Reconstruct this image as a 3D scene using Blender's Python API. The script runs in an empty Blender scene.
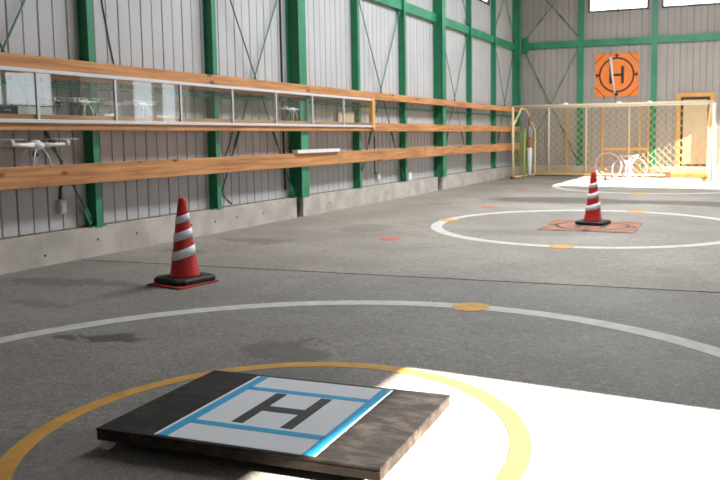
import bpy, bmesh, math, random
from mathutils import Vector, Matrix
random.seed(7)
PI = math.pi
SC = bpy.context.scene
COL = SC.collection

# ------------------------------------------------------------------ materials
def mat(name, color=(.5, .5, .5), rough=.6, metal=0., spec=.5, noise=None, bump=None, color2=None):
    m = bpy.data.materials.new(name); m.use_nodes = True
    nt = m.node_tree; b = nt.nodes['Principled BSDF']
    b.inputs['Base Color'].default_value = (*color, 1)
    b.inputs['Roughness'].default_value = rough
    b.inputs['Metallic'].default_value = metal
    b.inputs['Specular IOR Level'].default_value = spec
    if noise:
        tc = nt.nodes.new('ShaderNodeTexCoord'); n = nt.nodes.new('ShaderNodeTexNoise')
        n.inputs['Scale'].default_value = noise[0]; n.inputs['Detail'].default_value = 4
        nt.links.new(tc.outputs['Object'], n.inputs['Vector'])
        r = nt.nodes.new('ShaderNodeValToRGB')
        c2 = color2 or tuple(c * (1 - noise[1]) for c in color)
        r.color_ramp.elements[0].color = (*c2, 1); r.color_ramp.elements[1].color = (*color, 1)
        r.color_ramp.elements[0].position = .38; r.color_ramp.elements[1].position = .62
        nt.links.new(n.outputs['Fac'], r.inputs['Fac']); nt.links.new(r.outputs['Color'], b.inputs['Base Color'])
        if bump:
            bp = nt.nodes.new('ShaderNodeBump'); bp.inputs['Strength'].default_value = bump
            bp.inputs['Distance'].default_value = .01
            nt.links.new(n.outputs['Fac'], bp.inputs['Height']); nt.links.new(bp.outputs['Normal'], b.inputs['Normal'])
    return m

class NT:
    """small helper for node graphs"""
    def __init__(s, m):
        s.nt = m.node_tree; s.b = s.nt.nodes['Principled BSDF']
        s.pos = s.nt.nodes.new('ShaderNodeNewGeometry').outputs['Position']
    def link(s, a, b): s.nt.links.new(a, b)
    def noise(s, scale, detail=4, rough=.55, vec=None, out='Fac'):
        n = s.nt.nodes.new('ShaderNodeTexNoise'); n.inputs['Scale'].default_value = scale
        n.inputs['Detail'].default_value = detail; n.inputs['Roughness'].default_value = rough
        s.link(vec or s.pos, n.inputs['Vector']); return n.outputs[out]
    def vmath(s, op, a, b):
        n = s.nt.nodes.new('ShaderNodeVectorMath'); n.operation = op
        for i, v in enumerate((a, b)):
            if v is None: continue
            if hasattr(v, 'node'): s.link(v, n.inputs[i])
            else: n.inputs[i].default_value = v
        return n.outputs['Value'] if op in ('LENGTH', 'DISTANCE') else n.outputs['Vector']
    def math(s, op, a, b=0., c=None, clamp=False):
        n = s.nt.nodes.new('ShaderNodeMath'); n.operation = op; n.use_clamp = clamp
        for i, v in enumerate((a, b, c)):
            if v is None: continue
            if hasattr(v, 'node'): s.link(v, n.inputs[i])
            else: n.inputs[i].default_value = v
        return n.outputs[0]
    def smooth(s, v, a, b, lo=0., hi=1.):
        n = s.nt.nodes.new('ShaderNodeMapRange'); n.interpolation_type = 'SMOOTHSTEP'
        s.link(v, n.inputs['Value'])
        n.inputs['From Min'].default_value = a; n.inputs['From Max'].default_value = b
        n.inputs['To Min'].default_value = lo; n.inputs['To Max'].default_value = hi
        return n.outputs['Result']
    def mix(s, f, a, b, mode='MIX'):
        n = s.nt.nodes.new('ShaderNodeMix'); n.data_type = 'RGBA'; n.blend_type = mode
        for idx, v in ((0, f), (6, a), (7, b)):
            if hasattr(v, 'node'): s.link(v, n.inputs[idx])
            elif idx == 0: n.inputs[0].default_value = v
            else: n.inputs[idx].default_value = (*v, 1)
        return n.outputs[2]

def concrete_floor(name, base, dark, stains_and_shade, grain):
    m = mat(name, base, .72, spec=.35); g = NT(m)
    c = g.mix(g.smooth(g.noise(.9, 5), .35, .68), dark, base)
    c = g.mix(g.smooth(g.noise(7, 6, .7), .45, .7, 0, .5), c, tuple(x * .60 for x in base))
    c = g.mix(g.smooth(g.noise(24, 5, .75), .47, .60, 0, .5), c, tuple(x * .45 for x in base))
    c = g.mix(g.smooth(g.noise(17, 6, .8, g.vmath('MULTIPLY', g.pos, (1, 1.6, 1))), .54, .64, 0, .6), c, tuple(min(1, x * 1.6) for x in base))
    # pale worn scuffs and aggregate
    st = g.vmath('MULTIPLY', g.vmath('ADD', g.pos, (3.3, 1.2, 0)), (1.3, 2.6, 1))
    c = g.mix(g.smooth(g.noise(2.6, 7, .7, st), .57, .75, 0, .38), c, tuple(min(1, x * 1.55) for x in base))
    c = g.mix(g.smooth(g.noise(85, 2), .55, .68, 0, grain), c, tuple(min(1, x * 1.9) for x in base))
    c = g.mix(g.smooth(g.noise(130, 2), .58, .7, 0, grain), c, tuple(x * .3 for x in base))
    wob = g.vmath('SUBTRACT', g.noise(4.2, 6, .7, out='Color'), (.5, .5, .5))
    for (cx, cy, rx, ry, a, col) in stains_and_shade:
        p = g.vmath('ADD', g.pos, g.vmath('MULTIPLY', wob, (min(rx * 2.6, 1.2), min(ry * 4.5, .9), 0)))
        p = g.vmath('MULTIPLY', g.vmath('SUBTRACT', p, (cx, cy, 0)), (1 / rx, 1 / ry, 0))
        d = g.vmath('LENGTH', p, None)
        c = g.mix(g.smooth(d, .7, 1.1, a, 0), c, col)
    g.link(c, g.b.inputs['Base Color'])
    bp = g.nt.nodes.new('ShaderNodeBump'); bp.inputs['Strength'].default_value = .35; bp.inputs['Distance'].default_value = .004
    g.link(g.noise(60, 5), bp.inputs['Height']); g.link(bp.outputs['Normal'], g.b.inputs['Normal'])
    return m

def wood(name, base, dark, axis=1, knots=True, scale=1.):
    m = mat(name, base, .6, spec=.3); g = NT(m)
    s = [26 * scale] * 3; s[axis] = 1.1 * scale
    gr = g.noise(1, 5, .6, g.vmath('MULTIPLY', g.pos, tuple(s)))
    c = g.mix(g.smooth(gr, .35, .7), dark, base)
    c = g.mix(g.smooth(g.noise(.8, 3), .35, .7, 0, .5), c, tuple(min(1, x * 1.2) for x in base))
    if knots:
        v = g.nt.nodes.new('ShaderNodeTexVoronoi'); v.inputs['Scale'].default_value = 1
        ks = [4.2] * 3; ks[axis] = 2.1
        g.link(g.vmath('MULTIPLY', g.pos, tuple(ks)), v.inputs['Vector'])
        c = g.mix(g.smooth(v.outputs['Distance'], .06, .15, .85, 0), c, tuple(x * .35 for x in dark))
    g.link(c, g.b.inputs['Base Color'])
    return m

def glass_mat(name, tint=(.95, .98, .97)):
    m = bpy.data.materials.new(name); m.use_nodes = True; nt = m.node_tree; nt.nodes.clear()
    o = nt.nodes.new('ShaderNodeOutputMaterial'); mx = nt.nodes.new('ShaderNodeMixShader')
    t = nt.nodes.new('ShaderNodeBsdfTransparent'); t.inputs[0].default_value = (*tint, 1)
    gl = nt.nodes.new('ShaderNodeBsdfGlossy'); gl.inputs['Roughness'].default_value = .02
    ge = nt.nodes.new('ShaderNodeNewGeometry'); dt = nt.nodes.new('ShaderNodeVectorMath'); dt.operation = 'DOT_PRODUCT'
    nt.links.new(ge.outputs['Incoming'], dt.inputs[0]); nt.links.new(ge.outputs['Normal'], dt.inputs[1])
    def mth(op, a, b=None):
        n = nt.nodes.new('ShaderNodeMath'); n.operation = op
        for i, v in enumerate((a, b)):
            if v is None: continue
            if hasattr(v, 'node'): nt.links.new(v, n.inputs[i])
            else: n.inputs[i].default_value = v
        return n.outputs[0]
    fr = mth('ADD', mth('MULTIPLY', mth('POWER', mth('SUBTRACT', 1., mth('ABSOLUTE', dt.outputs['Value'])), 5.), .96), .04)
    nt.links.new(fr, mx.inputs[0]); nt.links.new(t.outputs[0], mx.inputs[1]); nt.links.new(gl.outputs[0], mx.inputs[2])
    nt.links.new(mx.outputs[0], o.inputs[0]); return m

M = {}
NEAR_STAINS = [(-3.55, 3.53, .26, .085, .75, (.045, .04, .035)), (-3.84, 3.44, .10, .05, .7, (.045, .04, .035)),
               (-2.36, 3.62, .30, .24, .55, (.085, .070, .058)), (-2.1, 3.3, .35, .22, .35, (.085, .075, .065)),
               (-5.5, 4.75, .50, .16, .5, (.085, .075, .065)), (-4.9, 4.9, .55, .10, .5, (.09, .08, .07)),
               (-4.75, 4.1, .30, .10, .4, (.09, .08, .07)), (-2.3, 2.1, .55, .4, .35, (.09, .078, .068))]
FAR_STAINS_AND_SHADE = [(-5.3, 7.5, .5, .2, .5, (.10, .088, .075)), (-4.6, 9.0, .4, .5, .4, (.12, .105, .09)),
              (-3.0, 13.9, 1.7, .7, .75, (.085, .078, .07)), (-.2, 13.9, 1.9, .55, .75, (.085, .078, .07)), (-1.9, 10.6, 1.9, 1.5, .35, (.13, .12, .108)),  # wide entries put the slab's bands of light and shade into its colour
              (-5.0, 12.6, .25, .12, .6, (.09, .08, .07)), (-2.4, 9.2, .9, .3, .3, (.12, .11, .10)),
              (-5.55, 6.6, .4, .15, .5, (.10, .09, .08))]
M['floor_near'] = concrete_floor('floor_near', (.27, .25, .225), (.19, .176, .158), NEAR_STAINS, .55)
M['floor_far'] = concrete_floor('floor_far', (.325, .29, .248), (.235, .208, .178), FAR_STAINS_AND_SHADE, .3)
M['joint'] = mat('joint', (.05, .045, .04), .9)
M['curb'] = mat('curb', (.52, .47, .42), .85, noise=(3.2, .25), bump=.3)
M['curb_dark'] = mat('curb_dark', (.11, .08, .06), .9, noise=(9, .4))
M['rust'] = mat('rust', (.20, .13, .085), .8, noise=(14, .4))
M['sheet'] = mat('sheet', (.475, .47, .48), .5, spec=.4, noise=(1.4, .08))
M['sheet_back'] = mat('sheet_back', (.37, .34, .32), .5, spec=.4, noise=(1.4, .08))
M['green'] = mat('green', (.028, .25, .125), .42, noise=(2.5, .25))
M['rod'] = mat('rod', (.05, .16, .10), .5)
M['dark'] = mat('dark', (.03, .03, .03), .6)
M['beam'] = wood('beam', (.60, .29, .115), (.31, .125, .048))
M['board'] = wood('board', (.55, .27, .10), (.38, .17, .06), knots=False)
M['frame_wood'] = wood('frame_wood', (.72, .40, .13), (.55, .28, .09), axis=2, knots=False)
M['ply'] = wood('ply', (.66, .52, .36), (.55, .42, .28), axis=2, knots=False)
M['alu'] = mat('alu', (.60, .61, .64), .45, metal=.1)
M['glass'] = glass_mat('glass')
M['white'] = mat('white', (.80, .80, .80), .4)
M['offwhite'] = mat('offwhite', (.62, .62, .60), .5)
M['grey'] = mat('grey', (.25, .25, .26), .5)
M['black'] = mat('black', (.012, .012, .012), .5)
M['rubber'] = mat('rubber', (.012, .012, .013), .65, noise=(30, .4))
M['red'] = mat('red', (.56, .018, .014), .45, noise=(5, .2))
M['redboard'] = mat('redboard', (.50, .06, .045), .7, noise=(8, .25))
M['reflect'] = mat('reflect', (.78, .80, .84), .35)
M['orange'] = mat('orange', (.86, .23, .035), .6, noise=(6, .1))
M['orange_worn'] = mat('orange_worn', (.38, .165, .10), .8, noise=(6, .35))
M['paint_white'] = mat('paint_white', (.56, .55, .53), .7, noise=(9, .16))
M['paint_yellow'] = mat('paint_yellow', (.66, .34, .055), .7, noise=(9, .2))
M['paint_red'] = mat('paint_red', (.60, .14, .10), .8, noise=(12, .3))
M['goal'] = mat('goal', (.80, .64, .40), .5)
M['goal_white'] = mat('goal_white', (.84, .78, .68), .5)
M['net'] = mat('net', (.62, .48, .20), .8)
M['pink'] = mat('pink', (.62, .30, .32), .5)
M['palepink'] = mat('palepink', (.50, .36, .36), .5)
M['lilac'] = mat('lilac', (.42, .32, .44), .5)
M['cyan'] = mat('cyan', (.01, .38, .70), .45)
M['blue'] = M['cyan']
M['teal'] = mat('teal', (.05, .30, .28), .5)
M['brown'] = mat('brown', (.30, .13, .05), .6)
M['lime'] = mat('lime', (.32, .55, .06), .6)
M['ceil'] = mat('ceil', (.22, .22, .22), .7)
# weathered dark-stained plywood of the landing board
def stained(name, lo, hi):
    m = mat(name, lo, .6, spec=.22); g = NT(m)
    v = g.vmath('MULTIPLY', g.pos, (4, 14, 9))
    c = g.mix(g.smooth(g.noise(1.6, 6, .65, v), .42, .72), lo, hi)
    c = g.mix(g.smooth(g.noise(7, 6, .7), .5, .72, 0, .55), c, tuple(x * 2.1 for x in hi))
    g.link(c, g.b.inputs['Base Color']); return m
M['stained'] = stained('stained', (.010, .008, .007), (.034, .027, .022))
M['plyedge'] = stained('plyedge', (.018, .013, .010), (.05, .036, .027))

# ------------------------------------------------------------------ mesh helpers
def box(bm, x0, x1, y0, y1, z0, z1, rz=0, piv=(0, 0, 0)):
    vs = [bm.verts.new((x, y, z)) for x in (x0, x1) for y in (y0, y1) for z in (z0, z1)]
    for f in ((0, 1, 3, 2), (4, 6, 7, 5), (0, 4, 5, 1), (2, 3, 7, 6), (0, 2, 6, 4), (1, 5, 7, 3)):
        bm.faces.new([vs[i] for i in f])
    if rz: bmesh.ops.rotate(bm, cent=piv, matrix=Matrix.Rotation(rz, 3, 'Z'), verts=vs)
    return vs

def tube(bm, pts, r, n=10, cap=True, closed=False):
    pts = [Vector(p) for p in pts]; rs = r if isinstance(r, (list, tuple)) else [r] * len(pts)
    rings = []; N = len(pts); up = None
    for i, p in enumerate(pts):
        if closed: t = pts[(i + 1) % N] - pts[i - 1]
        else: t = pts[min(i + 1, N - 1)] - pts[max(i - 1, 0)]
        t.normalize()
        if up is None: up = Vector((0, 0, 1)) if abs(t.z) < .9 else Vector((1, 0, 0))
        u = (up - t * up.dot(t)).normalized(); up = u; w = t.cross(u)
        rings.append([bm.verts.new(p + (u * math.cos(a) + w * math.sin(a)) * rs[i]) for a in [2 * PI * k / n for k in range(n)]])
    for i in range(N if closed else N - 1):
        a, b = rings[i], rings[(i + 1) % N]
        for k in range(n):
            f = bm.faces.new((a[k], a[(k + 1) % n], b[(k + 1) % n], b[k])); f.smooth = n > 4
    if cap and not closed: bm.faces.new(rings[0][::-1]); bm.faces.new(rings[-1])

def lathe(bm, prof, c=(0, 0, 0), n=32):
    rings = []
    for r, z in prof:
        rings.append([bm.verts.new((c[0] + r * math.cos(a), c[1] + r * math.sin(a), c[2] + z)) for a in [2 * PI * k / n for k in range(n)]])
    for a, b in zip(rings, rings[1:]):
        for k in range(n):
            f = bm.faces.new((a[k], a[(k + 1) % n], b[(k + 1) % n], b[k])); f.smooth = True
    bm.faces.new(rings[0][::-1]); bm.faces.new(rings[-1])

def ellipsoid(bm, c, r, n=16):
    m = Matrix.Translation(c) @ Matrix.Diagonal((*r, 1))
    g = bmesh.ops.create_uvsphere(bm, u_segments=n, v_segments=n // 2, radius=1, matrix=m)
    for v in g['verts']:
        for f in v.link_faces: f.smooth = True

def prism(bm, pts, z0, z1):
    a = [bm.verts.new((x, y, z0)) for x, y in pts]; b = [bm.verts.new((x, y, z1)) for x, y in pts]
    bm.faces.new(a[::-1]); bm.faces.new(b)
    for i in range(len(pts)):
        j = (i + 1) % len(pts); bm.faces.new((a[i], a[j], b[j], b[i]))

def obj(name, bm, m, parent=None, bevel=0, seg=2):
    bmesh.ops.recalc_face_normals(bm, faces=bm.faces)
    me = bpy.data.meshes.new(name); bm.to_mesh(me); bm.free()
    me.materials.append(M[m]); o = bpy.data.objects.new(name, me); COL.objects.link(o)
    if parent: o.parent = parent
    if bevel:
        b = o.modifiers.new('bevel', 'BEVEL'); b.width = bevel; b.segments = seg; b.limit_method = 'ANGLE'; b.angle_limit = .7
    return o

def B(): return bmesh.new()
def tag(o, label, cat, group=None):
    o['label'] = label; o['category'] = cat
    if group: o['group'] = group
    return o
def thing(name, label, cat, loc=(0, 0, 0), rz=0, group=None):
    o = bpy.data.objects.new(name, None); COL.objects.link(o); o.location = loc; o.rotation_euler = (0, 0, rz)
    return tag(o, label, cat, group)
def struct(name, bm, m, parent=None, label=None):
    o = obj(name, bm, m, parent)
    if not parent: o['kind'] = 'structure'
    if label: o['label'] = label
    return o
def bx(*a, **k):
    bm = B(); box(bm, *a, **k); return bm
def dup(root, loc, rz, label, group=None):
    r = root.copy(); COL.objects.link(r); r.location = loc; r.rotation_euler = (0, 0, rz); r['label'] = label
    if group: r['group'] = group
    for ch in list(root.children):
        c = ch.copy(); COL.objects.link(c); c.parent = r
        for g in ch.children:
            d = g.copy(); COL.objects.link(d); d.parent = c
    return r

# ------------------------------------------------------------------ key dimensions
XW, YB, XR, YN, ZC = -6.27, 22.1, 6.0, -4.0, 6.1      # left wall sheet, back sheet, right wall, near wall, ceiling
XC = -6.15                                            # curb face
XS = -6.14                                            # stud face
XM = -6.05                                            # main column face
STUDS = [6.03, 7.99, 11.87, 13.82, 17.74, 19.70]
MAINS = [4.05, 9.91, 15.68, 21.78]

# ------------------------------------------------------------------ floor
bm = B(); prism(bm, [(-6.4, -4.1), (6.2, -4.1), (6.2, 6.60), (-6.4, 5.72)], -.12, 0)
struct('floor', bm, 'floor_near', label='near concrete slab, darker and coarser, stained')
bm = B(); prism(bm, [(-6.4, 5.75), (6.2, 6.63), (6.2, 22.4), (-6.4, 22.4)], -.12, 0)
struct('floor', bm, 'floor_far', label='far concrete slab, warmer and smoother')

# ------------------------------------------------------------------ walls of ribbed sheet
def ribbed(bm, a0, a1, z0, z1, P, phase, face, flip=1):
    """vertical folded sheet: P(a, depth, z) maps to the world; grooves every 0.17 m"""
    prof = []; k = math.ceil((a0 - phase) / .17); a = a0; prof.append((a0, 0))
    while True:
        g = phase + .17 * k
        if g + .02 > a1: break
        w, d = ((.011, .022) if k % 2 == 0 else (.008, .012))
        if g - w > a0: prof += [(g - w, 0), (g - w * .4, d), (g + w * .4, d), (g + w, 0)]
        k += 1
    prof.append((a1, 0))
    lo = [bm.verts.new(P(a, d, z0)) for a, d in prof]; hi = [bm.verts.new(P(a, d, z1)) for a, d in prof]
    for i in range(len(prof) - 1): bm.faces.new((lo[i], lo[i + 1], hi[i + 1], hi[i]))
    # back skin
    lo2 = [bm.verts.new(P(a, .05, z0)) for a in (a0, a1)]; hi2 = [bm.verts.new(P(a, .05, z1)) for a in (a0, a1)]
    bm.faces.new((lo2[0], hi2[0], hi2[1], lo2[1]))
    bm.faces.new([*hi, hi2[1], hi2[0]]); bm.faces.new([*lo[::-1], lo2[0], lo2[1]])
    bm.faces.new((lo[0], hi[0], hi2[0], lo2[0])); bm.faces.new((lo[-1], lo2[1], hi2[1], hi[-1]))

PL = lambda a, d, z: (XW - d, a, z)
PB = lambda a, d, z: (a, YB + d, z)
LW = (17.93, 19.50, 4.56, 5.25)          # high window in the left wall
bm = B()
ribbed(bm, -4, LW[0], .30, ZC, PL, 5.18, 0)
ribbed(bm, LW[0], LW[1], .30, LW[2], PL, 5.18, 0)
ribbed(bm, LW[0], LW[1], LW[3], ZC, PL, 5.18, 0)
ribbed(bm, LW[1], YB + .05, .30, ZC, PL, 5.18, 0)
struct('wall_left', bm, 'sheet', label='grey ribbed metal sheet wall')
BW = [(-4.16, -2.52, 4.60, 5.30), (-2.16, -.50, 4.60, 5.30)]
bm = B()
xs = [XW - .05, BW[0][0], BW[0][1], BW[1][0], BW[1][1], XR + .1]
for i in range(5):
    if i in (1, 3):
        ribbed(bm, xs[i], xs[i + 1], .30, 4.60, PB, .04, 0); ribbed(bm, xs[i], xs[i + 1], 5.30, ZC, PB, .04, 0)
    else: ribbed(bm, xs[i], xs[i + 1], .30, ZC, PB, .04, 0)
struct('wall_back', bm, 'sheet_back', label='grey ribbed metal sheet wall')
# right wall with its openings (outside the frame; daylight comes through them)
OPEN = [(1.0, 3.12, 0, 3.15), (6.5, 8.7, 0, 2.25), (14.2, 14.63, 2.1, 3.05), (14.72, 16.2, 2.1, 3.05), (17.15, 21.9, 0, 4.2)]
bm = B(); y = YN
for (a, b, z0, z1) in OPEN:
    box(bm, XR, XR + .08, y, a, 0, ZC)
    if z0 > 0: box(bm, XR, XR + .08, a, b, 0, z0)
    box(bm, XR, XR + .08, a, b, z1, ZC); y = b
box(bm, XR, XR + .08, y, YB, 0, ZC)
struct('wall_right', bm, 'sheet')
bm = B(); box(bm, XR + .08, XR + 1.6, 14.0, 16.4, 3.08, 3.14)
struct('trim_added_awning', bm, 'sheet')                               # added awning, unseen; keeps sun through the side windows off the floor
bm = B()
for a, b in ((-8, 17.4), (19.9, 23.55), (24.75, 25.15), (26.1, 30)): box(bm, 10, 10.2, a, b, 0, 3.45)
struct('wall_added_blocker', bm, 'curb')                          # added yard wall; cuts low sky light, seen only mirrored in the cabinet glass
struct('wall_near', bx(XW, XR, YN - .08, YN, 0, ZC), 'sheet')
# ceiling with a roof-light strip
SKX0, SKX1 = -2.6, -1.4
bm = B(); box(bm, XW - .05, XR + .08, YN, YB + .05, ZC, ZC + .1)
struct('ceiling', bm, 'ceil')

# concrete curb below the sheet; slots at the main columns
bm = B(); cuts = [(9.80, 9.985), (15.50, 15.74)]
y = YN
for a, b in cuts: box(bm, XW - .12, XC, y, a, 0, .30); y = b
box(bm, XW - .12, XC, y, YB, 0, .30)
struct('baseboard_left', bm, 'curb', label='concrete curb along the foot of the sheet wall')
bm = B()
for a, b in cuts: box(bm, XW - .10, XC - .07, a, b, 0, .295)
struct('baseboard_left', bm, 'curb_dark', label='dark slots in the concrete curb')
struct('baseboard_back', bx(XW, XR, YB - .12, YB + .12, 0, .30), 'curb', label='concrete curb under the back wall')
cb = bpy.data.objects['baseboard_left']
for y, z in [(5.35, .10), (6.0, .17), (6.55, .17), (7.45, .16), (7.9, .15), (8.35, .16), (8.95, .15), (10.8, .14), (11.6, .15), (12.9, .14), (14.3, .15)]:
    tbm = B(); tube(tbm, [(XC - .004, y, z), (XC + .001, y, z)], .014, 10); obj('tie_hole', tbm, 'curb_dark', cb)
bm = B(); box(bm, XW - .02, XW + .035, YN, YB - .12, .30, .312)
struct('trim_1', bm, 'rust', label='rusty flashing strip at the bottom of the sheet wall')

# windows
def window(n, P, a0, a1, z0, z1):
    bm = B()
    def bar(p, q, r, s):
        v0, v1 = P(p, -.03, r), P(q, .04, s)
        box(bm, *sorted((v0[0], v1[0])), *sorted((v0[1], v1[1])), *sorted((v0[2], v1[2])))
    bar(a0, a1, z0, z0 + .045); bar(a0, a1, z1 - .045, z1); bar(a0, a0 + .045, z0, z1); bar(a1 - .045, a1, z0, z1)
    m = (a0 + a1) / 2; bar(m - .015, m + .015, z0, z1)
    w = struct('window_%d' % n, bm, 'dark', label='high window with a dark frame')
    g = B(); v0, v1 = P(a0 + .04, .005, z0 + .04), P(a1 - .04, .01, z1 - .04)
    box(g, *sorted((v0[0], v1[0])), *sorted((v0[1], v1[1])), *sorted((v0[2], v1[2])))
    obj('window_pane', g, 'glass', w)
window(1, PL, *LW); window(2, PB, *BW[0]); window(3, PB, *BW[1])

# ------------------------------------------------------------------ steel frame
def hcol(name, label, y, x_face, width, group, top=ZC, foot=.30):
    t = thing(name, label, 'column', (XW, y, foot), 0, group)
    d = x_face - XW; h = width / 2; tf = .008 if width < .15 else .012
    bm = B(); H_ = top - foot
    box(bm, d - tf, d, -h, h, 0, H_); box(bm, 0.001, tf, -h, h, 0, H_); box(bm, tf, d - tf, -.006 + -h * .25, .006 - h * .25, 0, H_)
    obj('column_shaft', bm, 'green', t)
    bm = B(); box(bm, .0, min(d, XC - XW) - .005, -h - .05, h + .06, 0, .012)
    for s in (-1, 1): tube(bm, [(d * .5, s * (h + .03), .012), (d * .5, s * (h + .03), .035)], .011, 6)
    obj('base_plate', bm, 'green', t)
    return t
gS, gM = 'narrow green studs on the long wall', 'broad green columns on the long wall'
names = ['narrow green steel stud nearest the camera, at the left edge of the photo', 'narrow green steel stud above and right of the nearer traffic cone',
         'narrow green steel stud at the right end of the glass cabinet', 'narrow green steel stud just past the glass cabinet, before a broad column',
         'narrow green stud left of the small high window in the long wall', 'last narrow green stud before the room corner, right of the small high window']
for y, n in zip(STUDS, names): hcol('steel_stud', n, y, XS, .08, gS)
names = [None, 'broad green steel column behind the glass cabinet, standing at a dark slot in the curb', 'broad green steel column midway along the plain shelves, at the second curb slot', 'broad green steel column in the far corner of the room']
for y, n in zip(MAINS, names):
    if n: hcol('steel_column', n, y, XM, .20, gM)
for x, n in ((-4.36, 'green steel stud on the back wall left of the orange sign'), (-2.34, 'green steel stud on the back wall right of the orange sign')):
    t = thing('steel_stud', n, 'column', (x, YB, .30), 0, 'green studs on the back wall')
    bm = B(); h = .075
    box(bm, -h, h, -.10, -.092, 0, ZC - .3); box(bm, -h, h, -.009, -.001, 0, ZC - .3); box(bm, -.005, .005, -.092, -.009, 0, ZC - .3)
    obj('column_shaft', bm, 'green', t)
    obj('base_plate', bx(-h - .03, h + .03, -.11, -.001, 0, .012), 'green', t)
# girts, in lengths between main columns
def girt_left(y0, y1, label):
    t = thing('steel_girt', label, 'girt', (0, y0, 0), 0, 'green girts on the long wall'); L = y1 - y0
    bm = B(); box(bm, XS - .05, XS - .042, 0, L, 3.61, 3.79); box(bm, XW + .005, XS - .05, 0, L, 3.782, 3.79); box(bm, XW + .005, XS - .05, 0, L, 3.61, 3.618)
    obj('channel', bm, 'green', t)
    bm = B(); box(bm, XS - .042, XS - .034, -.0, .10, 3.60, 3.90) ; obj('splice_plate', bm, 'green', t)
girt_left(MAINS[0] + .11, MAINS[1] - .11, 'green steel girt crossing the nearest bay of the long wall, above the frame edge')
girt_left(MAINS[1] + .11, MAINS[2] - .11, 'green horizontal girt high on the long wall, the bay nearer the camera')
girt_left(MAINS[2] + .11, MAINS[3] - .11, 'green horizontal girt high on the long wall, the bay ending in the corner')
t = thing('steel_girt', 'green horizontal girt across the back wall above the orange sign', 'girt', (0, YB - .0, 0))
bm = B(); box(bm, XW + .25, XR, -.085, -.077, 3.66, 3.84); box(bm, XW + .25, XR, -.077, -.005, 3.832, 3.84); box(bm, XW + .25, XR, -.077, -.005, 3.66, 3.668)
obj('channel', bm, 'green', t)
bm = B(); box(bm, XW + .22, XW + .40, -.10, -.092, 3.55, 3.98); obj('splice_plate', bm, 'green', t)
bm = B(); box(bm, XW + .02, XW + .07, YN, YB - .3, 1.705, 1.74)
tag(obj('steel_angle', bm, 'green'), 'slim green steel rail running along the wall behind the top of the glass cabinet', 'rail')

# bracing rods
def brace(y0, z0, y1, z1, label, group='green cross-bracing rods', x=XW + .06):
    t = thing('brace_rod', label, 'brace', (x, y0, z0), 0, group)
    dy, dz = y1 - y0, z1 - z0; L = math.hypot(dy, dz); u = (dy / L, dz / L)
    bm = B(); tube(bm, [(0, 0, 0), (0, dy, dz)], .010, 8); obj('rod', bm, 'rod', t)
    bm = B(); c = .22
    tube(bm, [(0, u[0] * L * c, u[1] * L * c), (0, u[0] * (L * c + .22), u[1] * (L * c + .22))], .018, 8); obj('turnbuckle', bm, 'rod', t)
    for s, e in ((1, 0), (-1, 1)):
        bm = B(); cy, cz = (0, 0) if e == 0 else (dy, dz)
        v = [bm.verts.new((xx, cy + s * a * u[0] + b * u[1], cz + s * a * u[1] - b * u[0])) for xx in (-.006, .006) for a, b in ((-.02, -.04), (.16, -.02), (.16, .02), (-.02, .04))]
        for f in ((0, 1, 2, 3), (7, 6, 5, 4), (0, 4, 5, 1), (1, 5, 6, 2), (2, 6, 7, 3), (3, 7, 4, 0)): bm.faces.new([v[i] for i in f])
        obj('gusset_plate', bm, 'green', t)
bays = [(4.17, 5.97, 'the wall bay at the left photo edge'), (8.06, 9.78, 'the bay left of the broad cabinet column'),
        (11.94, 13.75, 'the bay just right of the glass cabinet'), (15.80, 17.67, 'the bay past the middle broad column'), (19.77, 21.66, 'the bay next to the room corner')]
for a, b, n in bays:
    brace(a, .36, b, 3.62, 'brace rod rising with distance in ' + n, x=XW + .05)
    brace(b, .36, a, 3.62, 'brace rod falling with distance in ' + n, x=XW + .08)
for a, b, n in bays[3:]:
    brace(a, 3.86, b, 6.0, 'rod above the girt rising with distance in ' + n, x=XW + .05)
    brace(b, 3.86, a, 6.0, 'rod above the girt falling with distance in ' + n, x=XW + .08)
def brace_b(x0, z0, x1, z1, label):
    t = thing('brace_rod', label, 'brace', (x0, YB - .05, z0), 0, 'cross-bracing rods on the back wall')
    bm = B(); tube(bm, [(0, 0, 0), (x1 - x0, 0, z1 - z0)], .010, 8); obj('rod', bm, 'rod', t)
    bm = B(); dx, dz = x1 - x0, z1 - z0
    tube(bm, [(dx * .25, 0, dz * .25), (dx * .34, 0, dz * .34)], .018, 8); obj('turnbuckle', bm, 'rod', t)
brace_b(-6.0, 3.92, -4.45, 5.7, 'brace rod on the back wall above the girt rising to the right')
brace_b(-4.45, 3.98, -6.0, 5.75, 'brace rod on the back wall above the girt rising to the left')
brace_b(-6.0, 3.60, -4.45, .5, 'brace rod on the back wall below the girt dropping to the right')
brace_b(-4.45, 3.60, -6.0, .5, 'brace rod on the back wall below the girt dropping to the left')

# ------------------------------------------------------------------ shelves
def shelf(label, z0, z1, y1=21.55, board=True):
    t = thing('wooden_shelf', label, 'shelf', (-6.0, 4.0, z0), 0, 'long wooden shelves on the wall')
    h = z1 - z0
    obj('front_beam', bx(-.045, 0, 0, y1 - 4.0, 0, h), 'beam', t, bevel=.004)
    if z0 > 1.8: obj('lower_batten', bx(-.047, -.022, 0, 12.02 - 4.0, -.068, -.001), 'board', t)
    if board:
        ys = [4.16] + [v for c, w in sorted([(s, .056) for s in STUDS] + [(m, .106) for m in MAINS[1:3]]) for v in (c - w, c + w)] + [y1]
        for i in range(0, len(ys), 2):
            obj('shelf_board', bx(XW + .035 + 6.0, -.047, ys[i] - 4.0, ys[i + 1] - 4.0, h - .035, h - .013), 'board', t)
        # brackets back to the studs
        for s in STUDS:
            obj('bracket', bx(XS + 6.0 + .001, -.047, s - 4.0 - .03, s - 4.0 + .03, h * .2, h * .2 + .05), 'board', t)
    return t
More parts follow.
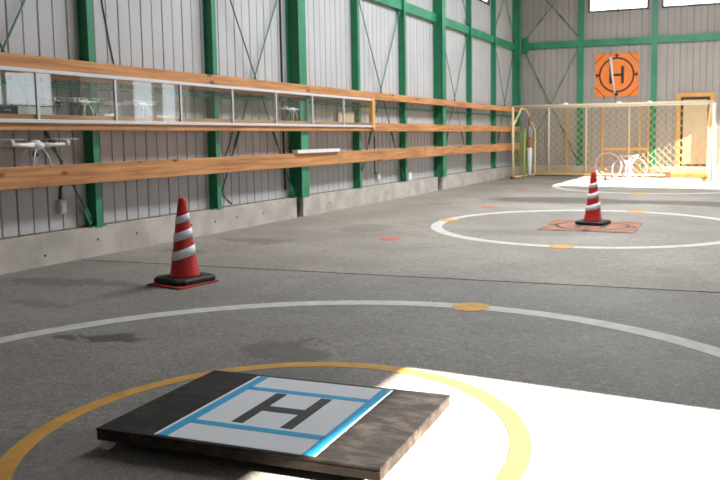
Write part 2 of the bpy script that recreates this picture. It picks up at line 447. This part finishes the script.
shelf('topmost long pine shelf beam, above the glass cabinet', 1.835, 1.96)
shelf('middle long pine shelf beam, carrying the glass cabinet and small drones', 1.285, 1.43)
shelf('lowest and broadest long pine shelf beam, with a drone at its left end', .765, .962)

# glass cabinet front
t = thing('display_cabinet', 'long glass-fronted display cabinet with white rails between the two upper shelves', 'cabinet', (-5.985, 4.2, 1.34))
Y1 = 12.02 - 4.2
obj('top_rail', bx(-.013, .012, 0, Y1, .466, .500), 'alu', t, bevel=.003)
obj('bottom_rail', bx(-.013, .012, 0, Y1, .012, .046), 'alu', t, bevel=.003)
mull = [5.215, 6.155, 7.14, 8.10, 9.07, 10.03, 11.0]
for y in mull: obj('mullion', bx(-.012, .012, y - 4.2 - .012, y - 4.2 + .012, .046, .463), 'alu', t)
ys = [4.2] + mull + [12.0]
for a, b in zip(ys, ys[1:]):
    obj('glass_pane', bx(-.002, .002, a - 4.2 + .016, b - 4.2 - .016, .046, .463), 'glass', t)
obj('end_post', bx(-.06, .014, 12.02 - 4.2, 12.12 - 4.2, -.02, .52), 'frame_wood', t)

# ------------------------------------------------------------------ quadcopters
def quad(name, label, loc, rz, sx, sy, s=1., body='white', leg_h=.16, group=None, prop=True, prop_along=True):
    t = thing(name, label, 'drone', loc, rz, group); hz = leg_h
    bm = B(); ellipsoid(bm, (0, 0, hz + .035 * s), (.075 * s, .06 * s, .036 * s)); ellipsoid(bm, (0, 0, hz + .065 * s), (.045 * s, .04 * s, .016 * s))
    obj('body', bm, body, t)
    for i, (a, b) in enumerate(((1, 1), (1, -1), (-1, -1), (-1, 1))):
        ex, ey = a * sx, b * sy
        bm = B(); tube(bm, [(a * .03 * s, b * .03 * s, hz + .04 * s), (ex * .6, ey * .6, hz + .042 * s), (ex, ey, hz + .045 * s)], [.022 * s, .014 * s, .012 * s], 10)
        am = obj('arm', bm, body, t)
        bm = B(); lathe(bm, [(.013 * s, -.02 * s), (.019 * s, -.012 * s), (.019 * s, .02 * s), (.008 * s, .03 * s)], (ex, ey, hz + .05 * s), 16); obj('motor', bm, 'offwhite', am)
        if prop:
            bm = B(); L = .115 * s; z = hz + .083 * s
            for sg in (-1, 1):
                v = [bm.verts.new((ex + q * s, ey + sg * p, z + dz)) for q, p, dz in ((-.006, 0, 0), (.006, 0, 0), (.013, L * .35, .004), (.006, L, .001), (-.004, L, .001), (-.012, L * .35, -.002))]
                bot = [bm.verts.new(x.co - Vector((0, 0, .003))) for x in v]
                bm.faces.new(v); bm.faces.new(bot[::-1])
                for k in range(6): bm.faces.new((v[k], v[(k + 1) % 6], bot[(k + 1) % 6], bot[k]))
            obj('propeller', bm, 'offwhite' if body == 'grey' else 'white', am)
    for a in (-1, 1):
        bm = B(); w = .05 * s; y = a * .065 * s
        tube(bm, [(-w, a * .03 * s, hz + .015 * s), (-w * 1.3, y, hz * .55), (-w * 1.5, y * 1.15, .006), (w * 1.5, y * 1.15, .006), (w * 1.3, y, hz * .55), (w, a * .03 * s, hz + .015 * s)], .006, 8)
        obj('landing_skid', bm, body, t)
    bm = B(); ellipsoid(bm, (0, 0, hz - .03 * s), (.022 * s, .022 * s, .022 * s), 12); tube(bm, [(0, 0, hz - .02 * s), (0, 0, hz + .02 * s)], .01 * s, 8)
    cm = obj('camera_gimbal', bm, 'grey' if body != 'grey' else 'black', t)
    bm = B(); tube(bm, [(.015 * s, 0, hz - .03 * s), (.027 * s, 0, hz - .03 * s)], .011 * s, 12); obj('lens', bm, 'black', cm)
    return t
zs = 1.419
gQ = 'white quadcopters in the glass cabinet'
quad('quadcopter', 'large white long-armed quadcopter standing on the lowest shelf beam at the left edge', (-6.085, 5.245, .951), 0, .075, .30, 1.25, 'white', .15)
quad('quadcopter', 'white quadcopter with black camera, second from the left in the glass cabinet', (-6.14, 5.90, zs), 0, .055, .125, .80, 'white', .12, gQ)
quad('quadcopter', 'dull grey quadcopter in the cabinet just right of the reflected white window', (-6.14, 5.61, zs), 0, .055, .115, .75, 'grey', .12)
quad('quadcopter', 'small white quadcopter behind the second white mullion of the cabinet', (-6.15, 6.34, zs), 0, .05, .10, .55, 'offwhite', .12, gQ)
quad('quadcopter', 'white quadcopter in front of the second bright reflection in the cabinet', (-6.14, 6.70, zs), 0, .055, .12, .80, 'white', .12, gQ)
quad('quadcopter', 'white slim quadcopter left of the broad column behind the glass', (-6.13, 9.72, zs), 0, .05, .24, .7, 'white', .155, gQ)
def flat_case(label, y0, y1, h, m, g=None, x0=-6.2, x1=-6.08, z=zs, name='remote_controller'):
    t = thing(name, label, 'controller', (x0, y0, z), 0, g)
    obj('case_body', bx(0, x1 - x0, 0, y1 - y0, 0, h * .8), m, t, bevel=.008)
    bm = B()
    for k in (.25, .75): tube(bm, [((x1 - x0) * .5, (y1 - y0) * k, h * .8), ((x1 - x0) * .5, (y1 - y0) * k, h * 1.1)], .007, 8)
    obj('control_stick', bm, 'grey', t)
flat_case('flat white remote controller lying right of the white quadcopter in the cabinet', 6.09, 6.26, .05, 'white')
flat_case('flat grey remote controller lying by the stud in the glass cabinet', 5.975 - .0, 6.075, .05, 'grey', x0=-6.13, x1=-6.07)
flat_case('flat white controller lying right of the quadcopter at the second reflection', 6.86, 7.06, .04, 'white')
# white crates with pale keyboards at the left end of the cabinet
t = thing('drone_case', 'low dark case at the far left end of the glass cabinet', 'case', (-6.21, 4.88, zs))
obj('case_body', bx(0, .14, 0, .17, 0, .085), 'black', t, bevel=.006); obj('handle', bx(.14, .15, .05, .12, .04, .055), 'grey', t)
t = thing('storage_tray', 'low translucent grey-white tray on the cabinet shelf at the left', 'tray', (-6.22, 5.08, zs))
bm = B(); box(bm, 0, .15, 0, .37, 0, .012); box(bm, 0, .008, 0, .37, .012, .085); box(bm, .142, .15, 0, .37, .012, .085); box(bm, .008, .142, 0, .008, .012, .085); box(bm, .008, .142, .362, .37, .012, .085)
obj('tray_shell', bm, 'offwhite', t)
bm = B()
for k in range(5): box(bm, .02, .13, .02 + k * .07, .07 + k * .07, .013, .06)
obj('packed_boxes', bm, 'grey', t)
t = thing('long_carton', 'long flat white carton lying on the lowest shelf beam in front of the broad column', 'box', (-6.045, 9.56, .962))
obj('carton_body', bx(-.0, .09, 0, 1.24, 0, .045), 'white', t, bevel=.004); obj('carton_lid', bx(-.003, .093, -.003, 1.243, .040, .050), 'white', t)
# things behind the last panes
t = thing('leaning_strip', 'bent pale wooden strip standing behind the last glass panes', 'strip', (-6.19, 10.85, zs))
bm = B(); tube(bm, [(0, 0, .0), (0, .10, .05), (.01, .14, .16), (.01, .08, .27), (.0, -.02, .34)], .012, 8); obj('strip_body', bm, 'ply', t)
t = thing('plywood_panel', 'brownish plywood offcut leaning behind the last cabinet pane', 'panel', (-6.20, 11.2, zs))
bm = B(); box(bm, 0, .012, 0, .55, 0, .20); obj('panel_body', bm, 'ply', t)
t = thing('green_prop', 'pale green upright slat standing in the cabinet at the broad column', 'slat', (-6.035, 9.93, 1.432))
obj('slat_body', bx(0, .018, 0, .06, 0, .39), 'green', t)

# small wall boxes and cables
def outlet(label, y, z, w, h, g):
    t = thing('socket_box', label, 'socket', (XW + .001, y, z), 0, g)
    obj('box_body', bx(0, .05, -w / 2, w / 2, 0, h), 'offwhite', t, bevel=.005)
    bm = B(); box(bm, .05, .054, -w * .3, w * .3, h * .2, h * .8); obj('cover_plate', bm, 'white', t)
outlet('small pale socket box low on the wall left of the nearest stud', 5.66, .47, .075, .14, 'socket boxes low on the wall')
outlet('small pale socket box on the wall right of the cabinet end, under the lowest shelf', 12.75, .40, .09, .14, 'socket boxes low on the wall')
outlet('small round-topped white socket box between a narrow stud and the middle broad column', 14.18, .305, .16, .17, 'socket boxes low on the wall')
def cable(label, pts, r=.008, m='black', name='cable'):
    bm = B(); P = [Vector(p) for p in pts]; out = []
    for i in range(len(P) - 1):
        p0, p1, p2, p3 = P[max(i - 1, 0)], P[i], P[i + 1], P[min(i + 2, len(P) - 1)]
        for k in range(6):
            u = k / 6; out.append(.5 * ((2 * p1) + (p2 - p0) * u + (2 * p0 - 5 * p1 + 4 * p2 - p3) * u * u + (3 * p1 - p0 - 3 * p2 + p3) * u ** 3))
    out.append(P[-1]); tube(bm, out, r, 8)
    return tag(obj(name, bm, m), label, 'cable')
X = XW + .008
cable('thin black cable running down the wall right of the nearest stud, above the shelf', [(X, 6.30, 4.0), (X, 6.28, 3.0), (X, 6.36, 2.4), (X, 6.45, 1.97)], .006)
cable('thick dark conduit dropping down the wall just left of the broad column behind the cabinet', [(X + .006, 9.66, 4.2), (X + .006, 9.66, 2.6), (X + .006, 9.66, 1.2), (X + .006, 9.67, .42)], .013)
cable('black cable rising from the nearest socket box to the lowest shelf', [(X, 5.66, .61), (X, 5.67, .72), (X, 5.73, .80), (X, 5.70, 1.0)], .009)
cable('thin dark cable looping down to the curb right of the second stud', [(X, 8.55, 1.5), (X, 8.38, 1.1), (X, 8.15, .75), (X, 8.18, .5), (X, 8.4, .33)], .006)
cable('dark cable hanging to the socket box right of the cabinet end', [(X, 12.66, 1.2), (X, 12.66, .8), (X, 12.66, .5)], .010)
cable('short dark cable hanging beside the stud before the middle broad column', [(X + .1, 13.62, .78), (X + .1, 13.60, .5), (X + .1, 13.72, .33)], .014)

# ------------------------------------------------------------------ back wall: sign, door
def emblem(parent, size, thick, upright=True, top=True):
    """orange landing mark: ring, H, four ticks and corner arcs, centred on the parent, drawn in x-y with z up"""
    h = size / 2
    def ring(r0, r1, a0=0, a1=2 * PI, n=64):
        bm = B(); z0, z1 = thick, thick + .0015
        full = abs(a1 - a0 - 2 * PI) < 1e-6; A = [a0 + (a1 - a0) * k / n for k in range(n if full else n + 1)]
        L = [[bm.verts.new((r * math.cos(a), r * math.sin(a), z)) for r, z in ((r0, z0), (r1, z0), (r1, z1), (r0, z1))] for a in A]
        for i in range(len(L) if full else len(L) - 1):
            p, q = L[i], L[(i + 1) % len(L)]
            for k in range(4): bm.faces.new((p[k], q[k], q[(k + 1) % 4], p[(k + 1) % 4]))
        return bm
    out = [('ring', ring(h * .74, h * .82))]
    bm = B(); z = (thick, thick + .0015)
    for s in (-1, 1): box(bm, s * h * .27 - h * .065, s * h * .27 + h * .065, -h * .40, h * .40, *z)
    box(bm, -h * .21, h * .21, -h * .055, h * .055, *z)
    out.append(('letter_h', bm))
    for k in range(4):
        bm = B(); box(bm, h * .80, h * .97, -h * .045, h * .045, *z, rz=k * PI / 2); box(bm, h * .88, h * .93, -h * .10, h * .10, *z, rz=k * PI / 2)
        out.append(('tick_mark', bm))
        bm = B(); box(bm, h * 1.08, h * 1.11, -h * .34, h * .34, *z, rz=PI / 4 + k * PI / 2)
        out.append(('corner_line', bm))
    for n, b in out: obj(n, b, 'black', parent)
t = thing('landing_sign', 'square orange sign with a black ringed H hung on the back wall', 'sign', (-3.355, YB - .012, 2.84))
t.rotation_euler = (PI / 2, 0, 0)
obj('sign_board', bx(-.60, .60, -.60, .60, 0, .012), 'orange', t)
emblem(t, 1.2, .012)
t = thing('fluorescent_tube', 'slim white tube hanging aslant in front of the orange sign', 'tube', (-3.52, YB - .06, 3.34), 0)
bm = B(); tube(bm, [(0, 0, 0), (.05, 0, -.5), (.13, 0, -1.0)], [.038, .030, .020], 10); obj('tube_body', bm, 'white', t)
bm = B(); tube(bm, [(.13, 0, -1.0), (.13, .02, -1.35)], .006, 6); tube(bm, [(0, 0, 0), (-.01, .02, .35)], .004, 6); obj('cord', bm, 'dark', t)

bm = B(); y0, y1 = YB - .07, YB + .0
box(bm, -1.73, -1.62, y0, y1, .30, 2.29); box(bm, -.86, -.75, y0, y1, .30, 2.29); box(bm, -1.62, -.86, y0, y1, 2.18, 2.29)
d = struct('door_1', bm, 'frame_wood', label='orange timber-framed door in the back wall')
obj('door_leaf', bx(-1.55, -.93, YB - .04, YB - .005, .36, 2.10), 'ply', d)
bm = B(); box(bm, -1.62, -1.55, YB - .03, YB - .004, .30, 2.18); box(bm, -.93, -.86, YB - .03, YB - .004, .30, 2.18); box(bm, -1.55, -.93, YB - .03, YB - .004, 2.10, 2.18); box(bm, -1.55, -.93, YB - .03, YB - .004, .30, .36)
obj('dark_edging', bm, 'dark', d)
bm = B(); tube(bm, [(-1.49, YB - .04, 1.15), (-1.49, YB - .10, 1.15), (-1.40, YB - .10, 1.15)], .012, 8); obj('door_handle', bm, 'alu', d)

# ------------------------------------------------------------------ football goal with net
GX0, GX1, GY, GB = -5.83, -.70, 20.25, 21.85
t = thing('football_goal', 'wide cream tubular football goal with a diamond net in front of the back wall', 'goal', (GX0, GY, 0))
W = GX1 - GX0; D = GB - GY
bm = B(); tube(bm, [(0, 0, 0), (0, 0, 1.95)], .035, 12); obj('goal_post', bm, 'goal', t)
bm = B(); tube(bm, [(W, 0, 0), (W, 0, 1.95)], .045, 12); obj('goal_post', bm, 'goal_white', t)
bm = B(); tube(bm, [(0, 0, 1.95), (W, 0, 1.98)], .030, 12); obj('crossbar', bm, 'goal', t)
for x, q in ((0, .20), (W, -.20)):
    bm = B(); tube(bm, [(x, 0, .04), (x + q, D, .04), (x + q, D, 1.30), (x + q * .6, D * .55, 1.90), (x + q * .4, D * .35, 1.92), (x, .06, 1.45), (x, .03, 1.2)], .028, 10)
    obj('side_frame', bm, 'goal', t)
bm = B(); tube(bm, [(0, D, .05), (W, D, .05)], .032, 10); obj('base_bar', bm, 'goal', t)
bm = B(); tube(bm, [(0, D, 1.96), (W, D, 1.98)], .020, 8); obj('top_bar', bm, 'goal_white', t)
for px in (-5.22, -4.15, -2.96):
    bm = B(); tube(bm, [(px - GX0, D, .05), (px - GX0, D, 1.96)], .022, 10); obj('back_stay', bm, 'goal_white' if px < -5 else 'goal', t)
bm = B(); tube(bm, [(.02, -.03, 0), (.02, .03, 0), (.02, .03, .06)], .03, 8); ellipsoid(bm, (-.02, -.05, .03), (.05, .05, .03), 10); obj('foot', bm, 'dark', t)
for k in (.28, .55, .70):   # tied bundles of net on the crossbar
    bm = B(); ellipsoid(bm, (W * k, 0, 1.99), (.08, .045, .04), 10); obj('net_tie', bm, 'white', t)
bm = B(); p = .20; r = .0055
def strings(P, a0, a1, b0, b1):
    """diamond mesh over a rectangle a x b mapped by P"""
    w, h = a1 - a0, b1 - b0; n = int((w + h) / p)
    for k in range(1, n):
        c = k * p
        s = max(0, c - h); e = min(c, w)
        if e - s > .02:
            tube(bm, [P(a0 + s, b0 + c - s), P(a0 + e, b0 + c - e)], r, 4, cap=False)
            tube(bm, [P(a0 + s, b1 - (c - s)), P(a0 + e, b1 - (c - e))], r, 4, cap=False)
strings(lambda a, b: (a, D + .02, b), 0, W, .06, 1.96)
for x, q in ((0, .2), (W, -.2)): strings(lambda a, b: (x + q * a / D, a, b), .05, D, .06, 1.3)
obj('net', bm, 'net', t)

t = thing('timber_rack', 'rough timber rack with thin uprights standing behind the goal net', 'rack', (-5.5, YB - .17, 0))
for px, h in ((-4.72, 2.0), (-3.70, 2.06), (-2.68, 2.06), (-2.45, 1.9)):
    obj('upright', bx(px + 5.5 - .022, px + 5.5 + .022, -.02, .02, .12, h), 'frame_wood', t)
obj('base_rail', bx(-.1, 4.75, -.03, .03, .03, .14), 'frame_wood', t)
obj('middle_rail', bx(-3.72 + 5.5, -2.43 + 5.5, -.045, -.02, .74, .81), 'frame_wood', t)
t = thing('timber_block', 'brown timber baulk on the floor under the back door', 'timber', (-1.95, YB - .42, 0))
obj('timber_body', bx(0, 1.15, 0, .12, 0, .13), 'frame_wood', t, bevel=.01); obj('dark_end', bx(-.02, .14, -.01, .13, .0, .15), 'brown', t)
# hoops leaning on the net
def hoop(label, x, y, r, lean, m, w=.022):
    t = thing('hoop', label, 'hoop', (x, y, 0), 0, 'hoops leaning by the goal')
    bm = B(); P = []
    for k in range(40):
        a = 2 * PI * k / 40; h = r + r * math.sin(a)
        P.append((r * math.cos(a), h * math.sin(lean), w + h * math.cos(lean)))
    tube(bm, P, w, 10, closed=True); obj('ring', bm, m, t)
hoop('large pink hoop leaning upright right behind the farther traffic cone', -3.32, 20.55, .34, .12, 'pink', .020)
hoop('smaller lilac hoop leaning beside the large pink hoop', -2.98, 20.62, .25, .16, 'lilac', .015)
hoop('pale pink hoop at the right of the pink and lilac hoops', -2.62, 20.70, .27, .2, 'palepink', .015)
t = thing('folding_stand', 'small pale folding stand with crossed legs among the hoops', 'stand', (-2.85, 20.95, 0))
for a, b in ((-.22, .25), (.22, -.22), (0, .05)):
    bm = B(); tube(bm, [(a, 0, .0), (b, .08, .62)], .016, 8); obj('leg', bm, 'goal_white', t)
bm = B(); tube(bm, [(-.24, .05, .60), (.26, .09, .62)], .02, 8); obj('top_bar', bm, 'goal', t)
bm = B(); ellipsoid(bm, (0, 0, .045), (.045, .045, .045), 14)
tag(obj('ball', bm, 'dark'), 'tiny dark ball on the sunlit floor below the pink hoop', 'ball').location = (-3.29, 20.1, 0)
bm = B(); box(bm, -.07, .07, -.04, .04, 0, .06); 
tag(obj('wooden_wedge', bm, 'brown', bevel=.01), 'small brown wedge on the floor at the foot of the right goal post', 'wedge').location = (-.87, 20.0, 0)
# bundle standing inside the left end of the goal
t = thing('banner_bundle', 'banner bundle, white below, grey and brown above, in the left end of the goal', 'banner', (-5.60, 21.15, 0))
bm = B(); lathe(bm, [(.02, .05), (.04, .12), (.065, .45), (.07, .80), (.04, .85)], n=16); obj('white_roll', bm, 'white', t)
bm = B(); lathe(bm, [(.05, .83), (.08, .90), (.085, 1.05), (.05, 1.1)], n=16); obj('brown_roll', bm, 'brown', t)
bm = B(); lathe(bm, [(.05, 1.09), (.08, 1.15), (.08, 1.38), (.04, 1.45)], n=16); obj('grey_roll', bm, 'grey', t)
bm = B(); lathe(bm, [(.03, 1.44), (.055, 1.50), (.05, 1.62), (.02, 1.70)], n=16); obj('orange_roll', bm, 'brown', t)
bm = B(); tube(bm, [(0, 0, 0), (0, 0, 1.72)], .014, 8); obj('pole', bm, 'goal', t)
t = thing('green_pole', 'lime green pole leaning inside the left side frame of the goal', 'pole', (-5.65, 20.72, 0))
bm = B(); tube(bm, [(0, 0, 0), (-.02, .12, .95), (-.02, .20, 1.35)], .025, 8); obj('pole_shaft', bm, 'lime', t)

# ------------------------------------------------------------------ traffic cones
def cone(label, loc, rz, g='traffic cones'):
    t = thing('traffic_cone', label, 'cone', loc, 0, g)
    R0, R1, Hc, z0 = .118, .030, .70, .05
    rad = lambda z: R0 + (R1 - R0) * (z - z0) / (Hc - z0)
    bm = B(); lathe(bm, [(R0 + .012, .045), (R0 + .008, .06), (R0, .075)] + [(rad(z), z) for z in (.2, .35, .5, .66)] + [(R1, .685), (R1 * .8, .698), (R1 * .3, .70)], n=40)
    obj('cone_body', bm, 'red', t)
    # slanted white bands
    phi0 = .70
    for zc, w in ((.245, .075), (.395, .07), (.53, .06)):
        bm = B(); A, Bq = [], []
        for k in range(40):
            a = 2 * PI * k / 40; s = .32 * rad(zc) * math.cos(a - phi0)
            for L, z, e in ((A, zc - w / 2 + s, 0), (Bq, zc + w / 2 + s, 0)):
                rr = rad(z) + .0025; L.append(bm.verts.new((rr * math.cos(a), rr * math.sin(a), z)))
        for k in range(40):
            f = bm.faces.new((A[k], A[(k + 1) % 40], Bq[(k + 1) % 40], Bq[k])); f.smooth = True
        o = obj('reflective_band', bm, 'reflect', t); so = o.modifiers.new('thick', 'SOLIDIFY'); so.thickness = .002; so.offset = 1
    bm = B(); s = .195; q = .045   # rubber weight: chamfered square ring with raised corners
    def octo(s, q, z): return [(s - q, -s, z), (s, -s + q, z), (s, s - q, z), (s - q, s, z), (-s + q, s, z), (-s, s - q, z), (-s, -s + q, z), (-s + q, -s, z)]
    rings = [[bm.verts.new(Matrix.Rotation(rz, 3, 'Z') @ Vector(p)) for p in octo(*a)] for a in ((s, q, .004), (s, q, .035), (s - .015, q, .048), (.135, .08, .05), (.122, .075, .03))]
    for a, b in zip(rings, rings[1:]):
        for k in range(8): bm.faces.new((a[k], a[(k + 1) % 8], b[(k + 1) % 8], b[k]))
    bm.faces.new(rings[0][::-1]); bm.faces.new(rings[-1])
    obj('rubber_base', bm, 'rubber', t, bevel=.004)
    return t
c1 = cone('nearer red traffic cone with white bands, on a red board near the long wall', (-4.315, 5.12, .014), -.22)
c2 = dup(c1, (-1.85, 10.30, .0085), 0, 'farther red traffic cone with white bands, on an orange landing sheet')
tag(obj('red_board', bx(-.20, .20, -.20, .20, 0, .014, rz=-.16), 'redboard'), 'thin red square board under the nearer traffic cone', 'board').location = (-4.305, 5.08, .001)
t = thing('landing_sheet', 'square orange landing sheet with black marks under the farther traffic cone', 'sheet', (-1.83, 10.12, .001), .03)
obj('sheet_base', bx(-.6, .6, -.6, .6, 0, .006), 'orange_worn', t)
emblem(t, 1.2, .006)

# ------------------------------------------------------------------ painted floor marks
def annulus(name, c, r, w, m, label, n=160, a0=0, a1=2 * PI, z=.0015):
    bm = B(); full = a1 - a0 > 6.28; A = [a0 + (a1 - a0) * k / n for k in range(n if full else n + 1)]
    L = [[bm.verts.new((rr * math.cos(a), rr * math.sin(a), zz)) for rr, zz in ((r - w / 2, .0002), (r + w / 2, .0002), (r + w / 2, z), (r - w / 2, z))] for a in A]
    for i in range(len(L) if full else len(L) - 1):
        p_, q_ = L[i], L[(i + 1) % len(L)]
        for k in range(4): bm.faces.new((p_[k], q_[k], q_[(k + 1) % 4], p_[(k + 1) % 4]))
    o = obj(name, bm, m); o.location = (c[0], c[1], 0); return tag(o, label, 'floor marking')
NC = (-1.735, 2.568)
annulus('painted_circle', NC, 2.503, .145, 'paint_white', 'large white painted circle on the floor around the landing board')
annulus('painted_circle', NC, .990, .082, 'paint_yellow', 'yellow painted circle around the landing board')
annulus('painted_circle', (-1.88, 10.18), 2.03, .15, 'paint_white', 'white painted circle around the farther traffic cone')
annulus('painted_circle', (-1.95, 18.05), 2.15, .15, 'paint_white', 'farthest white painted circle, near the goal')
def dot(c, r, m, label, rx=1., g=None):
    bm = B(); n = 28; pts = [(r * rx * math.cos(2 * PI * k / n) * (1 + .05 * math.sin(5 * k)), r * math.sin(2 * PI * k / n) * (1 + .05 * math.cos(3 * k))) for k in range(n)]
    prism(bm, pts, .0005, .003); o = obj('painted_dot', bm, m); o.location = (c[0], c[1], 0); tag(o, label, 'floor marking', g)
dot((-1.765, 5.065), .135, 'paint_yellow', 'large orange-yellow dot on the nearest white circle', 1., 'yellow dots on the white circles')
dot((-1.80, 8.15), .14, 'paint_yellow', 'yellow dot on the near side of the cone circle', 1., 'yellow dots on the white circles')
dot((-3.87, 10.20), .14, 'paint_yellow', 'yellow dot at the left edge of the cone circle', 1., 'yellow dots on the white circles')
dot((-1.50, 12.20), .14, 'paint_yellow', 'yellow dot on the far side of the cone circle', 1.2, 'yellow dots on the white circles')
dot((-1.93, 15.95), .15, 'paint_yellow', 'yellow dot on the near side of the farthest circle', 1.2, 'yellow dots on the white circles')
dot((-3.83, 8.12), .125, 'paint_red', 'red painted dot nearest the camera, left of the cone circle', 1., 'red dots on the floor')
dot((-3.93, 12.25), .14, 'paint_red', 'red painted dot beyond the left edge of the cone circle', 1., 'red dots on the floor')
dot((-4.46, 16.2), .14, 'paint_red', 'farthest red painted dot, short of the goal', 1., 'red dots on the floor')

# ------------------------------------------------------------------ landing board
t = thing('landing_board', 'dark-stained wooden landing board on short feet with a white H sheet', 'board', (-1.748, 2.640, 0), math.radians(3.0))
bz0, bz1 = .036, .084
obj('deck', bx(-.605, .605, -.392, .392, bz1 - .012, bz1), 'stained', t, bevel=.003)
obj('side_rim', bx(-.603, .603, -.390, .390, bz0, bz1 - .0121), 'plyedge', t, bevel=.003)
for sx in (-1, 1):
    for sy in (-1, 1): obj('foot', bx(sx * .572 - .018, sx * .572 + .018, sy * .366 - .02, sy * .366 + .02, 0, bz0), 'white', t)
s = obj('landing_mark', bx(-.345, .345, -.375, .368, bz1, bz1 + .0015), 'reflect', t)
z = (bz1 + .0015, bz1 + .0027)
for x in (-.305, .315): obj('blue_line', bx(x - .022, x + .022, -.375, .368, *z), 'blue', s)
for y in (-.215, .205): obj('blue_line', bx(-.287, .297, y - .018, y + .018, *z), 'blue', s)
bm = B()
for x in (-.105, .115): box(bm, x - .026, x + .026, -.175, .175, *z)
box(bm, -.079, .089, -.03, .025, *z)
obj('letter_h', bm, 'black', s)

# ------------------------------------------------------------------ light
w = bpy.data.worlds.new('World'); SC.world = w; w.use_nodes = True
SKY = 24.0; ROOF = 92.0
wt = w.node_tree; tc = wt.nodes.new('ShaderNodeTexCoord'); sp = wt.nodes.new('ShaderNodeSeparateXYZ'); rp = wt.nodes.new('ShaderNodeValToRGB')
wt.links.new(tc.outputs['Generated'], sp.inputs[0]); mr = wt.nodes.new('ShaderNodeMapRange'); mr.inputs['From Min'].default_value = -1; wt.links.new(sp.outputs['Z'], mr.inputs['Value'])
wt.links.new(mr.outputs['Result'], rp.inputs['Fac']); e = rp.color_ramp.elements
e[0].position = .50; e[0].color = (.30, .26, .21, 1); e[1].position = .515; e[1].color = (.90, .95, 1.0, 1)     # sunlit ground below the horizon, sky above
wt.links.new(rp.outputs['Color'], wt.nodes['Background'].inputs[0])
w.node_tree.nodes['Background'].inputs[1].default_value = SKY
sun = bpy.data.lights.new('sun', 'SUN'); sun.energy = 200; sun.angle = math.radians(.25); sun.color = (1, .93, .84)
so = bpy.data.objects.new('sun', sun); COL.objects.link(so)
so.rotation_euler = Vector((-1, .065, -.41)).to_track_quat('-Z', 'Y').to_euler()
def portal(loc, d, sx, sy):
    l = bpy.data.lights.new('portal', 'AREA'); l.shape = 'RECTANGLE'; l.size = sx; l.size_y = sy; l.cycles.is_portal = True
    o = bpy.data.objects.new('portal', l); COL.objects.link(o); o.location = loc
    o.rotation_euler = Vector(d).to_track_quat('-Z', 'Z' if abs(d[2]) < .5 else 'Y').to_euler()
for (a, b, z0, z1) in OPEN: portal((XR + .09, (a + b) / 2, (z0 + z1) / 2), (-1, 0, 0), b - a, z1 - z0)
# daylight panel set in the roof, running along the hall
l = bpy.data.lights.new('roof_light', 'AREA'); l.shape = 'RECTANGLE'; l.size = SKX1 - SKX0; l.size_y = 18.0 - 7.0; l.color = (.93, .97, 1.0)
l.energy = ROOF * PI * l.size * l.size_y
o = bpy.data.objects.new('roof_light', l); COL.objects.link(o); o.location = ((SKX0 + SKX1) / 2, (7.0 + 18.0) / 2, ZC - .02)

# ------------------------------------------------------------------ camera
cam = bpy.data.cameras.new('camera'); co = bpy.data.objects.new('camera', cam); COL.objects.link(co); SC.camera = co
f, ppx, ppy, yaw, pit, rol = 768.7303, 437.2826, 206.305, .378729, .093204, -.0077956
cam.sensor_width = 36; cam.lens = f / 720 * 36; cam.shift_x = -(ppx - 360) / 720; cam.shift_y = (ppy - 240) / 720
cy_, sy_, cp, sp = math.cos(yaw), math.sin(yaw), math.cos(pit), math.sin(pit)
fw = Vector((-sy_ * cp, cy_ * cp, -sp)); rt = Vector((cy_, sy_, 0)); up = rt.cross(fw)
r2 = math.cos(rol) * rt + math.sin(rol) * up; u2 = math.cos(rol) * up - math.sin(rol) * rt
m = Matrix((r2, u2, -fw)).transposed().to_4x4(); m.translation = (0, 0, 1.22); co.matrix_world = m
cam.clip_start = .05
cam.dof.use_dof = True; cam.dof.focus_distance = 3.6; cam.dof.aperture_fstop = 5.6

SC.view_settings.view_transform = 'Standard'; SC.view_settings.look = 'None'; SC.view_settings.gamma = 1
SC.view_settings.exposure = -1.74
